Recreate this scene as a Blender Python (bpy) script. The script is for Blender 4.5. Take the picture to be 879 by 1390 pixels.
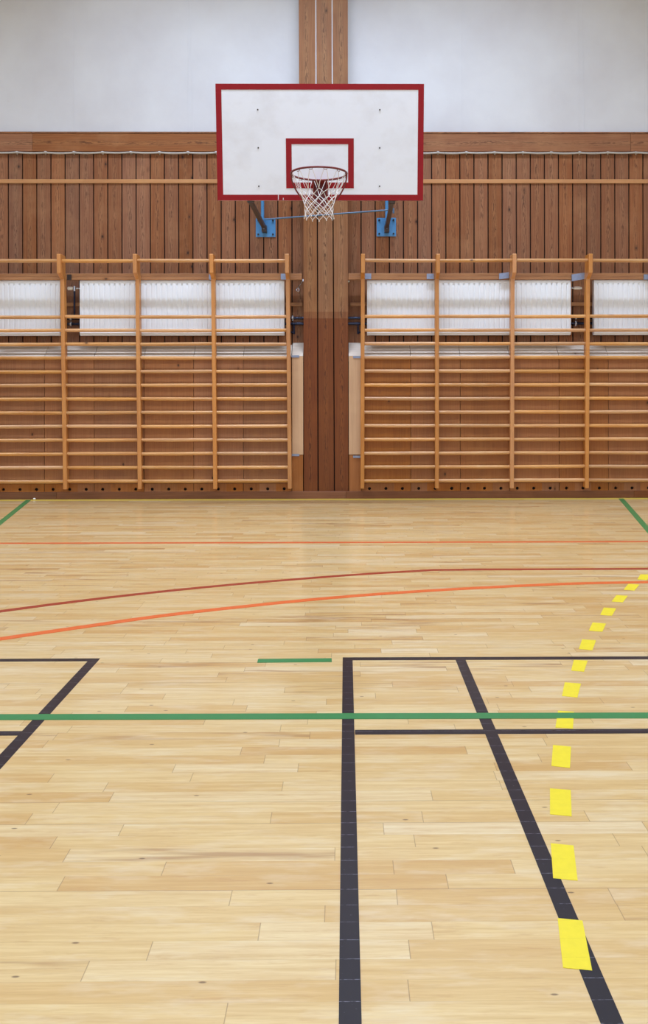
import bpy, bmesh, math, random
from mathutils import Vector, Matrix
random.seed(7)
for o in list(bpy.data.objects): bpy.data.objects.remove(o)
S = bpy.context.scene
COL = S.collection

# ------------------------------------------------------------ camera
FPX, CH = 1190.0, 1.127            # focal length in pixels, eye height
VPX, VPY = 469.0, 521.0
YAW, ROLL = math.radians(-0.43), math.radians(0.093)
cam_d = bpy.data.cameras.new('camera')
cam = bpy.data.objects.new('camera', cam_d); COL.objects.link(cam)
cam_d.sensor_fit = 'VERTICAL'; cam_d.sensor_height = 36.0
cam_d.lens = FPX/1390*36
PPX, PPY = VPX - FPX*math.tan(YAW), VPY
cam_d.shift_x = (439.5-PPX)/1390
cam_d.shift_y = -(695-PPY)/1390
cam_d.clip_start = 0.05
RM = Matrix.Rotation(YAW, 3, 'Z') @ Matrix.Rotation(math.pi/2, 3, 'X') @ Matrix.Rotation(-ROLL, 3, 'Z')
cam.matrix_world = Matrix.Translation((0, 0, CH)) @ RM.to_4x4()
S.camera = cam

def ray(px, py):
    return RM @ Vector(((px-PPX)/FPX, -(py-PPY)/FPX, -1.0))
def W(px, py, Y):                   # measured point of the photo on the vertical plane at distance Y
    d = ray(px, py); t = Y/d.y
    return Vector((d.x*t, Y, CH+d.z*t))
def F(px, py):                      # measured point of the photo on the floor
    d = ray(px, py); t = -CH/d.z
    return Vector((d.x*t, d.y*t, 0))

# ------------------------------------------------------------ world, exposure
w = bpy.data.worlds.new('world'); S.world = w; w.use_nodes = True
w.node_tree.nodes['Background'].inputs[0].default_value = (0.8, 0.87, 1, 1)
w.node_tree.nodes['Background'].inputs[1].default_value = 0.3
S.view_settings.view_transform = 'Standard'; S.view_settings.look = 'None'
S.view_settings.gamma = 1; S.view_settings.use_curve_mapping = False
S.view_settings.exposure = 0.0
LAMP_ROWS = [(6.9, 84), (3.9, 24), (0.8, 34), (-2.3, 28), (-5.2, 16)]   # distance along the hall, watts per fitting
LAMP_Z = 6.45
LAMP_X = (-6.2, -3.1, 0.0, 3.1, 6.2)
LAMP_SPREAD = 135
ROW1_X, ROW1_SPREAD = (-6.35, -1.45, 1.05, 5.95), 116     # the row above the hoop
FILL_WINDOW_L = 2.9                      # glow of the added fill windows, unseen behind the viewer

# ------------------------------------------------------------ materials
def lin(c):
    if isinstance(c, str):
        c = [int(c[i:i+2], 16)/255 for i in (0, 2, 4)]
    return tuple((v/12.92 if v <= .04045 else ((v+.055)/1.055)**2.4) for v in c) + (1,)
class NT:
    def __init__(s, name):
        s.m = bpy.data.materials.new(name); s.m.use_nodes = True
        s.t = s.m.node_tree; s.b = s.t.nodes['Principled BSDF']
    def n(s, typ, **kw):
        nd = s.t.nodes.new(typ)
        for k, v in kw.items(): setattr(nd, k, v)
        return nd
    def put(s, sock, v):
        if v is None: return
        if isinstance(v, bpy.types.NodeSocket): s.t.links.new(v, sock)
        else: sock.default_value = v
    def math(s, op, a, b=None, c=None, clamp=False):
        nd = s.n('ShaderNodeMath', operation=op); nd.use_clamp = clamp
        for i, v in enumerate((a, b, c)): s.put(nd.inputs[i], v)
        return nd.outputs[0]
    def mix(s, f, a, b, mode='MIX'):
        nd = s.n('ShaderNodeMix', data_type='RGBA', blend_type=mode)
        s.put(nd.inputs[0], f); s.put(nd.inputs[6], a); s.put(nd.inputs[7], b)
        return nd.outputs[2]
    def rng(s, v, a, b, c=0., d=1., smooth=False):
        nd = s.n('ShaderNodeMapRange'); nd.clamp = True
        if smooth: nd.interpolation_type = 'SMOOTHSTEP'
        for i, x in enumerate((v, a, b, c, d)): s.put(nd.inputs[i], x)
        return nd.outputs[0]
    def xyz(s, x, y, z):
        nd = s.n('ShaderNodeCombineXYZ')
        for i, v in enumerate((x, y, z)): s.put(nd.inputs[i], v)
        return nd.outputs[0]
    def noise(s, vec, scale, detail=2, rough=.5, w=None):
        nd = s.n('ShaderNodeTexNoise')
        if w is not None: nd.noise_dimensions = '4D'; s.put(nd.inputs['W'], w)
        s.put(nd.inputs['Vector'], vec); nd.inputs['Scale'].default_value = scale
        nd.inputs['Detail'].default_value = detail; nd.inputs['Roughness'].default_value = rough
        return nd.outputs[0]
    def white(s, v, dim='2D'):
        nd = s.n('ShaderNodeTexWhiteNoise', noise_dimensions=dim)
        s.put(nd.inputs['Vector'] if dim != '1D' else nd.inputs['W'], v)
        return nd.outputs[0]
    def coord(s):
        tc = s.n('ShaderNodeTexCoord'); sp = s.n('ShaderNodeSeparateXYZ')
        s.t.links.new(tc.outputs['Object'], sp.inputs[0])
        return tc.outputs['Object'], sp.outputs
    def out(s, col=None, rough=.5, metal=0., bump=None, bs=.2, bd=.002, spec=.5):
        s.put(s.b.inputs['Base Color'], col); s.put(s.b.inputs['Roughness'], rough)
        s.b.inputs['Metallic'].default_value = metal
        s.b.inputs['Specular IOR Level'].default_value = spec
        if bump is not None:
            b = s.n('ShaderNodeBump'); b.inputs['Strength'].default_value = bs; b.inputs['Distance'].default_value = bd
            s.put(b.inputs['Height'], bump); s.t.links.new(b.outputs[0], s.b.inputs['Normal'])
        return s.m

def plain(name, c, rough=.5, metal=0., var=.06, scale=30, spec=.5):
    s = NT(name); vec, _ = s.coord()
    n = s.noise(vec, scale, 3)
    c = lin(c)
    lo = tuple(v*(1-var) for v in c[:3])+(1,); hi = tuple(min(1, v*(1+var)) for v in c[:3])+(1,)
    return s.out(s.mix(n, lo, hi), rough, metal, n, .08, .001, spec)

def wood(name, base, dark, light, along='Z', rings=6., rs=.5, wid=7., lng=.55, fib=.35, var=.35, knots=.5,
         rough=.55, spec=.4, objvar=False, split=None, warm=None, bump=.25, flame=False):
    """planked softwood: elongated contour grain, fibres, knots, a tint per board"""
    s = NT(name); vec, (x, y, z) = s.coord()
    if objvar: isl = s.n('ShaderNodeObjectInfo').outputs['Random']
    else: isl = s.n('ShaderNodeNewGeometry').outputs['Random Per Island']
    a, b = (x, z) if along == 'Z' else (z, x)
    off = s.math('MULTIPLY', isl, 61.7)
    p = s.xyz(s.math('MULTIPLY', a, wid), s.math('MULTIPLY', b, lng), s.math('MULTIPLY', y, wid))
    n1 = s.noise(p, 1.0, 1.5, .45, w=off)
    ring = s.math('SINE', s.math('MULTIPLY', n1, rings*6.283))
    ring = s.rng(ring, -.2, 1.0, 0, 1, True)
    patch = s.noise(s.xyz(s.math('MULTIPLY', a, 9), s.math('MULTIPLY', b, 2.2), y), 1.0, 2, .5, w=s.math('ADD', off, 7.))
    ringm = s.math('MULTIPLY', ring, s.rng(patch, .38, .58, .3, 1))
    if flame:                       # flat-sawn boards: nested flames along the middle of each board
        uv = s.n('ShaderNodeUVMap'); sp = s.n('ShaderNodeSeparateXYZ'); s.t.links.new(uv.outputs[0], sp.inputs[0])
        cen = s.math('ADD', s.math('SUBTRACT', s.noise(s.xyz(s.math('MULTIPLY', b, 1.6), off, 0.), 1., 1), .5), s.math('MULTIPLY', s.math('SUBTRACT', s.white(s.math('MULTIPLY', isl, 71.), '1D'), .5), .4))
        d = s.math('SUBTRACT', sp.outputs[0], s.math('MULTIPLY', cen, .035))
        q = s.math('MULTIPLY', s.math('MULTIPLY', d, d), 4200.)
        wob = s.math('MULTIPLY', s.noise(s.xyz(s.math('MULTIPLY', a, 45), s.math('MULTIPLY', b, 5.5), y), 1., 3, .55, w=off), 5.)
        ph = s.math('ADD', s.math('ADD', s.math('MULTIPLY', b, 3.2), q), wob)
        r_ = s.rng(s.math('SINE', s.math('MULTIPLY', ph, 6.283)), -.1, .9, 0, 1, True)
        amp = s.math('MULTIPLY', s.rng(s.math('ABSOLUTE', d), .017, .036, 1, .16, True), s.rng(patch, .34, .6, .45, 1))
        ringm = s.math('MULTIPLY', r_, amp); lightm = s.math('MULTIPLY', s.math('SUBTRACT', 1., r_), amp)
        ring = r_
    fibre = s.noise(s.xyz(s.math('MULTIPLY', a, 190), s.math('MULTIPLY', b, 3.5), y), 1.0, 2, .6, w=off)
    c = s.mix(s.math('MULTIPLY', ringm, rs), lin(base), lin(dark))
    if flame: c = s.mix(s.math('MULTIPLY', lightm, .42), c, lin(light))
    c = s.mix(s.math('MULTIPLY', s.rng(fibre, .4, .8), fib), c, lin(light))
    c = s.mix(s.math('MULTIPLY', s.rng(fibre, .55, .25), fib*.8), c, lin(dark))
    r2 = s.white(s.math('MULTIPLY', isl, 913.), '1D')
    br = s.rng(r2, 0, 1, 1-var, 1+var*.7)
    hs = s.n('ShaderNodeHueSaturation'); s.put(hs.inputs['Value'], br); s.put(hs.inputs['Color'], c)
    s.put(hs.inputs['Saturation'], s.rng(s.white(s.math('MULTIPLY', isl, 377.), '1D'), 0, 1, .9, 1.08))
    c = hs.outputs[0]
    big = s.noise(s.xyz(s.math('MULTIPLY', x, 1.), y, s.math('MULTIPLY', z, 1.)), 2.6, 4, .6)
    c = s.mix(s.math('MULTIPLY', s.rng(big, .52, .75), .35), c, lin(light))
    if knots > 0:
        v = s.n('ShaderNodeTexVoronoi'); v.voronoi_dimensions = '3D'
        s.put(v.inputs['Vector'], s.xyz(s.math('MULTIPLY', a, 9.), s.math('MULTIPLY', b, 5.), off))
        v.inputs['Scale'].default_value = 1.0
        wsel = s.white(v.outputs['Color'], '3D')
        keep = s.math('LESS_THAN', wsel, knots)
        d = s.math('ADD', v.outputs['Distance'], s.math('MULTIPLY', s.noise(vec, 40, 2), .05))
        k = s.math('MULTIPLY', s.rng(d, .12, .07, 0, 1, True), keep)
        halo = s.math('MULTIPLY', s.rng(d, .26, .1, 0, .45, True), keep)
        c = s.mix(halo, c, lin(dark))
        c = s.mix(s.math('MULTIPLY', k, .85), c, lin([v_*.42 for v_ in [int(dark[i:i+2], 16)/255 for i in (0, 2, 4)]]))
    if split is not None:           # the lower boards kept their reddish varnish
        f = s.math('ADD', s.math('MULTIPLY', s.math('LESS_THAN', z, split[0]), .5), s.math('MULTIPLY', s.math('LESS_THAN', z, split[1]), .5))
        c = s.mix(f, c, s.mix(1., c, lin(warm), 'MULTIPLY'))
    bm_ = s.math('ADD', s.math('MULTIPLY', fibre, .7), s.math('MULTIPLY', ring, .5))
    return s.out(c, rough, 0, bm_, bump, .001, spec)

ROWW = 0.0592
def floor_rows(s, x, y):
    r = s.math('DIVIDE', y, ROWW)
    row = s.math('FLOOR', r); fr = s.math('SUBTRACT', r, row)
    ro = s.white(row, '1D')
    ln = s.rng(s.white(s.math('ADD', row, 31.7), '1D'), 0, 1, .8, 1.7)
    q = s.math('DIVIDE', s.math('ADD', x, s.math('MULTIPLY', ro, 17.3)), ln)
    cell = s.math('FLOOR', q); fq = s.math('SUBTRACT', q, cell)
    # second cut of every second board so that lengths differ
    cut = s.rng(s.white(s.xyz(row, cell, 5.), '3D'), 0, 1, .25, .75)
    sub = s.math('GREATER_THAN', fq, cut)
    idn = s.white(s.xyz(row, cell, sub), '3D'); id2 = s.white(s.xyz(cell, row, s.math('ADD', sub, 9.)), '3D')
    e1 = s.math('MULTIPLY', s.math('MINIMUM', fq, s.math('SUBTRACT', 1., fq)), ln)
    e2 = s.math('MULTIPLY', s.math('ABSOLUTE', s.math('SUBTRACT', fq, cut)), ln)
    endd = s.math('MINIMUM', e1, e2)
    sided = s.math('MULTIPLY', s.math('MINIMUM', fr, s.math('SUBTRACT', 1., fr)), ROWW)
    return row, idn, id2, endd, sided

def floor_mat():
    s = NT('maple_floor'); vec, (x, y, z) = s.coord()
    row, idn, id2, endd, sided = floor_rows(s, x, y)
    off = s.math('MULTIPLY', idn, 83.)
    ramp = s.n('ShaderNodeValToRGB'); s.put(ramp.inputs[0], idn)
    cr = ramp.color_ramp
    cols = [(0, 'CFA768'), (.15, 'D6B376'), (.5, 'DDBF84'), (.85, 'E1C68F'), (1, 'E6D1A5')]
    cr.elements[0].color = lin(cols[0][1]); cr.elements[1].color = lin(cols[-1][1])
    for p_, c_ in cols[1:-1]:
        e = cr.elements.new(p_); e.color = lin(c_)
    c = ramp.outputs[0]
    g = s.noise(s.xyz(s.math('MULTIPLY', x, 3.2), s.math('MULTIPLY', y, 75), 0.), 1., 5, .62, w=off)
    c = s.mix(s.rng(g, .42, .75, 0, .6), c, lin('BF9150'))
    c = s.mix(s.rng(g, .45, .2, 0, .45), c, lin('EBD6A4'))
    # heartwood streaks on a few boards
    st = s.noise(s.xyz(s.math('MULTIPLY', x, 2.3), s.math('MULTIPLY', y, 38), 3.), 1., 3, .55, w=s.math('ADD', off, 3.))
    sel = s.rng(id2, .84, .9, 0, 1)
    c = s.mix(s.math('MULTIPLY', s.rng(st, .50, .66, 0, .75), sel), c, lin('9A6B3E'))
    fine = s.noise(s.xyz(s.math('MULTIPLY', x, 18), s.math('MULTIPLY', y, 420), 0.), 1., 2, .6, w=off)
    c = s.mix(s.rng(fine, .48, .75, 0, .3), c, lin('B98F5C'))
    bl = s.noise(s.xyz(s.math('MULTIPLY', x, 9), s.math('MULTIPLY', y, 60), 7.), 1., 5, .7, w=off)
    c = s.mix(s.rng(bl, .56, .72, 0, .42), c, lin('B98550'))
    bl2 = s.noise(s.xyz(s.math('MULTIPLY', x, 5), s.math('MULTIPLY', y, 22), 11.), 1., 4, .6, w=off)
    c = s.mix(s.rng(bl2, .5, .72, 0, .4), c, lin('EADDBE'))
    # little knots
    v = s.n('ShaderNodeTexVoronoi'); v.voronoi_dimensions = '2D'
    s.put(v.inputs['Vector'], s.xyz(s.math('MULTIPLY', x, 5.), s.math('MULTIPLY', y, 13.), 0.)); v.inputs['Scale'].default_value = 1.
    kk = s.math('MULTIPLY', s.rng(v.outputs['Distance'], .05, .02, 0, .75, True), s.math('LESS_THAN', s.white(v.outputs['Color'], '3D'), .16))
    c = s.mix(kk, c, lin('5A3A20'))
    # the joints: side joints faint except a few that have opened
    openj = s.math('LESS_THAN', s.white(s.math('ADD', row, 77.), '1D'), .14)
    rup = s.white(s.math('FLOOR', s.math('ADD', s.math('DIVIDE', y, ROWW), .5)), '1D')
    wide = s.math('LESS_THAN', rup, .16)
    sj = s.math('MULTIPLY', s.rng(sided, .0013, .0004), s.math('ADD', .10, s.math('MULTIPLY', wide, .5)))
    ej = s.math('MULTIPLY', s.rng(endd, .0014, .0005), .5)
    j = s.math('MAXIMUM', sj, ej)
    c = s.mix(j, c, lin('6E4A2A'))
    wear = s.noise(s.xyz(x, y, 0.), 1.3, 4, .6)
    s.b.inputs['Coat Weight'].default_value = .8; s.b.inputs['Coat Roughness'].default_value = .16
    return s.out(c, s.rng(wear, .3, .7, .3, .42), 0, s.math('MULTIPLY', j, -1.), .25, .001, .5)

def paint(name, c, seam='FFFFFF', seamf=.12, rough=.4):
    s = NT(name); vec, (x, y, z) = s.coord()
    row, idn, id2, endd, sided = floor_rows(s, x, y)
    cl = lin(c)
    n = s.noise(s.xyz(s.math('MULTIPLY', x, 30), s.math('MULTIPLY', y, 30), 0.), 1., 4, .6)
    base = s.mix(n, tuple(v*.9 for v in cl[:3])+(1,), tuple(min(1, v*1.1) for v in cl[:3])+(1,))
    broke = s.rng(s.noise(s.xyz(s.math('MULTIPLY', x, 60), s.math('MULTIPLY', row, 3.3), 0.), 1., 2), .42, .55)
    sj = s.math('MULTIPLY', s.rng(sided, .0011, .0005), s.math('MULTIPLY', broke, seamf))
    base = s.mix(sj, base, lin(seam))
    sc = s.noise(s.xyz(s.math('MULTIPLY', x, 70), s.math('MULTIPLY', y, 260), 1.), 1., 3, .6)
    base = s.mix(s.math('MULTIPLY', s.rng(sc, .70, .78), seamf*1.2), base, lin(seam))
    s.b.inputs['Coat Weight'].default_value = .35; s.b.inputs['Coat Roughness'].default_value = .2
    return s.out(base, rough, 0, None, spec=.3)

M = {}
M['floor'] = floor_mat()
M['clad'] = wood('weathered_cladding', '86502E', '482614', 'AA7A54', rs=.8, wid=12, lng=.8, fib=.38, var=.16, knots=.36, rough=.6, flame=True)
M['pilaster'] = wood('pilaster_wood', '8C582F', '4C2A14', 'B08254', rs=.8, wid=10, lng=.6, fib=.35, var=.08, knots=.06, rough=.55, flame=True,
                     split=(W(440, 423, 8.62).z, W(440, 432, 8.62).z), warm='CCA062')
M['header'] = wood('header_wood', '8F5834', '4A2816', 'B08058', along='X', rs=.8, wid=9, lng=.9, fib=.35, var=.08, knots=.12, rough=.5, flame=True)
M['wain'] = wood('wainscot_pine', 'A0622F', '744420', 'B67E46', rings=3, rs=.28, wid=6, lng=.5, fib=.34, var=.12, knots=.32, rough=.5)
M['cap'] = wood('lightened_cap_pine', 'D2C4B6', 'A99686', 'E4DCD4', along='X', rings=3, rs=.25, wid=8, lng=1., fib=.3, var=.08, knots=.15, rough=.6)  # pale tone puts the overhead light on the slope into its colour
M['foot'] = wood('foot_pine', 'A0663A', '784826', 'B88456', rings=3, rs=.3, wid=6, lng=.5, fib=.3, var=.04, knots=.2, rough=.5)
M['pale'] = wood('pale_pine', 'CFA57C', 'AE8059', 'E0BE98', rings=3, rs=.3, wid=6, lng=.5, fib=.25, var=.05, knots=.35, rough=.5)
M['rail'] = wood('rail_pine', 'AE7440', '855028', 'C49262', along='X', rings=4, rs=.4, wid=12, lng=1., fib=.35, var=.12, knots=.2, rough=.5)
M['batten'] = wood('batten_pine', 'C08448', 'A06632', 'D4A36A', along='X', rings=3, rs=.3, wid=12, lng=1., fib=.3, var=.08, knots=.1, rough=.5)
M['base'] = wood('baseboard_wood', '7E4C30', '5C3420', '966444', along='X', rings=4, rs=.4, wid=10, lng=1., fib=.35, var=.12, knots=.1, rough=.5)
M['honey'] = wood('varnished_upright_pine', 'C88440', 'A0602C', 'DCA462', rings=3, rs=.3, wid=14, lng=.8, fib=.35, var=.10, knots=.06, rough=.38, spec=.5, objvar=True)
M['rung'] = wood('worn_rung_wood', 'CF9558', 'A06438', 'E6BE8A', along='X', rings=3, rs=.35, wid=10, lng=1.2, fib=.4, var=.15, knots=.06, rough=.3, spec=.6, objvar=True)
M['dark'] = plain('dark_gap', '1B120D', .9)
M['redpaint'] = plain('red_paint', '96111B', .5, var=.08, spec=.25)
M['rimred'] = plain('dark_red_steel', '7A2024', .4, var=.12, scale=60)
M['rust'] = plain('worn_rim_red', '6E2426', .45, var=.25, scale=90)
M['netw'] = plain('net_cord', 'DCD6D4', .8, var=.12, scale=120)
M['blue'] = plain('blue_steel', '4E8CC4', .4, var=.12, scale=60)
M['bluerod'] = plain('dull_blue_rod', '56779A', .4, var=.15, scale=60)
M['strut'] = plain('dark_strut_steel', '4A3E3B', .45, var=.15, scale=60)
M['steel'] = plain('galvanised_steel', '8E97AE', .35, .6, var=.15, scale=80)
M['bolt'] = plain('bolt_steel', '3C3636', .4, .5)
M['pipe'] = plain('dark_pipe', '2A3048', .18, .6, var=.2)
M['chrome'] = plain('bright_clamp', 'C8CCD6', .25, .7)
M['radw'] = plain('radiator_enamel', 'ECF0F8', .35, var=.03, scale=5)
M['plasticw'] = plain('white_plastic', 'F0EFEC', .35, var=.02)
M['cable'] = plain('pale_cable', 'B4B0AC', .45, var=.1)
M['navy'] = paint('navy_line_paint', '130F1B', 'A0A0B4', .5)
M['green'] = paint('green_line_paint', '2F8048', '1E4A2C', .35)
M['orange'] = paint('orange_line_paint', 'DE6830', '8A3A1C', .3)
M['brick'] = paint('brick_red_line_paint', '9C3620', '6A2418', .3)
M['tomato'] = paint('thin_red_line_paint', 'D26030', '8A3A1C', .2)
M['ytape'] = paint('yellow_tape', 'E9D52C', 'C9B41C', .35, .45)
M['yline'] = paint('yellow_edge_paint', 'D8BC4E', '8A6A1C', .2)
M['lampbody'] = plain('lamp_enamel', 'E6E6E6', .5)
M['ceil'] = plain('ceiling_board', 'D8D4CC', .8)
M['sidewall'] = plain('painted_hall_wall', 'D6D2CA', .8)

def plaster():
    s = NT('white_wall_sheet'); vec, (x, y, z) = s.coord()
    n = s.noise(vec, 1.4, 4, .55); f = s.noise(vec, 14, 4, .6)
    c = s.mix(s.rng(n, .35, .7), lin('D6D8DD'), lin('CBCBD0'))
    spots = s.noise(vec, 9, 5, .7)
    c = s.mix(s.rng(spots, .68, .8, 0, .3), c, lin('C2B6AC'))
    return s.out(c, .75, 0, s.math('ADD', n, s.math('MULTIPLY', f, .15)), .35, .02, .3)
M['plaster'] = plaster()
def boardwhite():
    s = NT('backboard_white'); vec, (x, y, z) = s.coord()
    n = s.noise(vec, 3.2, 5, .6)
    c = s.mix(s.rng(n, .5, .78, 0, .8), lin('EEF3FF'), lin('DFE1EA'))
    m = s.noise(s.xyz(s.math('MULTIPLY', x, 14), 0., s.math('MULTIPLY', z, 26)), 1., 4, .7)
    c = s.mix(s.rng(m, .66, .8, 0, .3), c, lin('B0A49E'))
    return s.out(c, .4, 0, None, spec=.4)
M['board'] = boardwhite()

# ------------------------------------------------------------ mesh helpers
def finish(name, bm, mats, parent=None, smooth=False, bevel=0):
    me = bpy.data.meshes.new(name); bm.normal_update(); bm.to_mesh(me); bm.free()
    if not isinstance(mats, (list, tuple)): mats = [mats]
    for m in mats: me.materials.append(m)
    o = bpy.data.objects.new(name, me); COL.objects.link(o)
    if parent: o.parent = parent
    if smooth:
        for p in me.polygons: p.use_smooth = True
        try:
            me.set_sharp_from_angle(angle=math.radians(40))
        except Exception: pass
    if bevel:
        b = o.modifiers.new('bevel', 'BEVEL'); b.width = bevel; b.segments = 2; b.limit_method = 'ANGLE'
    return o
def box(bm, a, b, mi=0, uv=None):
    x0, y0, z0 = a; x1, y1, z1 = b
    v = [bm.verts.new(p) for p in ((x0,y0,z0),(x1,y0,z0),(x1,y1,z0),(x0,y1,z0),(x0,y0,z1),(x1,y0,z1),(x1,y1,z1),(x0,y1,z1))]
    fs = []
    for q in ((0,3,2,1),(4,5,6,7),(0,1,5,4),(1,2,6,5),(2,3,7,6),(3,0,4,7)):
        f = bm.faces.new([v[i] for i in q]); f.material_index = mi; fs.append(f)
    if uv: across(bm, fs, uv, ((x0+x1)/2, (z0+z1)/2))
def across(bm, fs, axis, mid):
    """uv.x = distance in metres from the middle line of the board"""
    lay = bm.loops.layers.uv.verify()
    for f in fs:
        for l in f.loops:
            l[lay].uv = (l.vert.co.x-mid[0] if axis == 'x' else l.vert.co.z-mid[1], 0)
def tube(bm, pts, r, n=10, r2=None, closed=False, caps=True, mi=0, up=None):
    """tube along a polyline; r x r2 oval when r2 is given"""
    pts = [Vector(p) for p in pts]; N = len(pts); rings = []
    for i, p in enumerate(pts):
        if closed: d = pts[(i+1) % N]-pts[i-1]
        else: d = pts[min(i+1, N-1)]-pts[max(i-1, 0)]
        d.normalize()
        u = Vector(up) if up else (Vector((0, 0, 1)) if abs(d.z) < .9 else Vector((0, 1, 0)))
        s_ = d.cross(u).normalized(); t = s_.cross(d).normalized()
        rr = r[i] if isinstance(r, (list, tuple)) else r
        rings.append([bm.verts.new(p+s_*math.cos(2*math.pi*k/n)*(r2 or rr)+t*math.sin(2*math.pi*k/n)*rr) for k in range(n)])
    for i in range(N if closed else N-1):
        a, b = rings[i], rings[(i+1) % N]
        for k in range(n):
            bm.faces.new((a[k], a[(k+1) % n], b[(k+1) % n], b[k])).material_index = mi
    if caps and not closed:
        bm.faces.new(rings[0][::-1]).material_index = mi; bm.faces.new(rings[-1]).material_index = mi
def bar(bm, a, b, w, h, up=(0, 0, 1)):
    """rectangular bar from a to b"""
    a, b = Vector(a), Vector(b); d = (b-a).normalized(); s_ = d.cross(Vector(up)).normalized(); t = s_.cross(d).normalized()
    vs = [[bm.verts.new(p+s_*sx*w/2+t*tz*h/2) for sx, tz in ((-1,-1),(1,-1),(1,1),(-1,1))] for p in (a, b)]
    for k in range(4): bm.faces.new((vs[0][k], vs[0][(k+1) % 4], vs[1][(k+1) % 4], vs[1][k]))
    bm.faces.new(vs[0][::-1]); bm.faces.new(vs[1])
def extr(bm, prof, axis, a, b):
    """polygon profile extruded along x (profile = y,z) or y (profile = x,z)"""
    f = (lambda p, t: (t, p[0], p[1])) if axis == 'x' else (lambda p, t: (p[0], t, p[1]))
    A = [bm.verts.new(f(p, a)) for p in prof]; B = [bm.verts.new(f(p, b)) for p in prof]; n = len(prof)
    for k in range(n): bm.faces.new((A[k], A[(k+1) % n], B[(k+1) % n], B[k]))
    bm.faces.new(A[::-1]); bm.faces.new(B)
    bmesh.ops.recalc_face_normals(bm, faces=bm.faces[:])
def NB(): return bmesh.new()
def struct(name, bm, m, **k):
    o = finish(name, bm, m, **k); o['kind'] = 'structure'; return o
def tag(o, label, cat, group=None):
    o['label'] = label; o['category'] = cat
    if group: o['group'] = group
    return o
def thing(name, label, cat, loc, group=None):
    o = bpy.data.objects.new(name, None); COL.objects.link(o); o.location = loc; o.empty_display_size = .1
    return tag(o, label, cat, group)
def place(o, parent):               # built in world coordinates, carried by its thing's empty
    o.parent = parent; o.matrix_parent_inverse = Matrix.Translation(parent.location).inverted()
    return o
def part(name, bm, m, root, **k):
    o = finish(name, bm, m, **k)
    if root.type == 'EMPTY': place(o, root)
    else:
        o.parent = root
    return o

# ------------------------------------------------------------ room shell
PANEL, CLADY, WHITEY, HEADY, PILY = 8.62, 8.76, 8.77, 8.742, 8.635
XL, XR, YB, ZC = -8.5, 8.5, -7.5, 6.9
bm = NB(); box(bm, (XL, YB, -.05), (XR, 9.0, 0)); struct('floor', bm, M['floor'])
bm = NB(); box(bm, (XL, YB, ZC), (XR, 9.0, ZC+.1)); struct('ceiling', bm, M['ceil'])
bm = NB(); box(bm, (XL-.1, YB, 0), (XL, 9.0, ZC)); struct('wall_left', bm, M['sidewall'])
bm = NB(); box(bm, (XR, YB, 0), (XR+.1, 9.0, ZC)); struct('wall_right', bm, M['sidewall'])
bm = NB(); box(bm, (XL, YB-.1, 0), (XR, YB, ZC)); struct('wall_back', bm, M['sidewall'])
HT, HB = W(200, 178.8, HEADY).z, W(200, 205.3, HEADY).z
PL, PR = W(411.6, 400, PILY).x, W(472.3, 400, PILY).x
# white upper wall: sheets with their cover strips
bm = NB(); box(bm, (XL, WHITEY, HT-.1), (XR, 8.95, ZC)); 
struct('wall_front', bm, M['plaster'])
for i, px in enumerate((98.5, 252, 627.5, 785.5)):
    a, b = W(px, 0, WHITEY), W(px+(3 if px == 252 else 1), 178, WHITEY)
    bm = NB()
    bar(bm, (b.x, WHITEY-.001, HT), (a.x, WHITEY-.001, 5.6), .022, .005, up=(0, 1, 0))
    if i in (1, 3):
        bar(bm, (b.x+.05, WHITEY-.001, HT), (a.x+.03, WHITEY-.001, 5.6), .008, .004, up=(0, 1, 0))
    struct('trim_%d' % (i+1), bm, M['plaster'])
# cladding: boards with dark gaps
bm = NB(); box(bm, (XL, CLADY+.018, 0), (XR, CLADY+.03, HT-.1)); struct('wall_front_backing', bm, M['dark'])
bm = NB()
sp = 19.17/(FPX/CLADY)
j0 = W(11.3, 300, CLADY).x; xs = [j0+sp*k for k in range(-38, 21)]
for a in xs:
    b = min(a+sp, PL+.05); a = max(a, XL)
    if b-a > .03: box(bm, (a+.006, CLADY, 1.35), (b-.006, CLADY+.02, HB+.03), uv='x')
j1 = W(489.9, 350, CLADY).x; xs = [j1+sp*k for k in range(-1, 58)]
for a in xs:
    b = min(a+sp, XR); a = max(a, PR-.05)
    if b-a > .03: box(bm, (a+.006, CLADY, 1.35), (b-.006, CLADY+.02, HB+.03), uv='x')
struct('wall_front_cladding', bm, M['clad'])
# header board and slim moulding on its top, both sides of the pilaster
bm = NB()
for x0, x1 in ((XL, PL), (PR, XR)):
    n = 3; 
    for k in range(n):
        a = x0+(x1-x0)*k/n; b = x0+(x1-x0)*(k+1)/n
        box(bm, (a, HEADY, HB), (b-.002, CLADY+.03, HT-.016), uv='z'); box(bm, (a, HEADY-.006, HT-.015), (b-.002, CLADY+.03, HT), uv='z')
struct('trim_5', bm, M['header'], bevel=.002)
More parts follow.
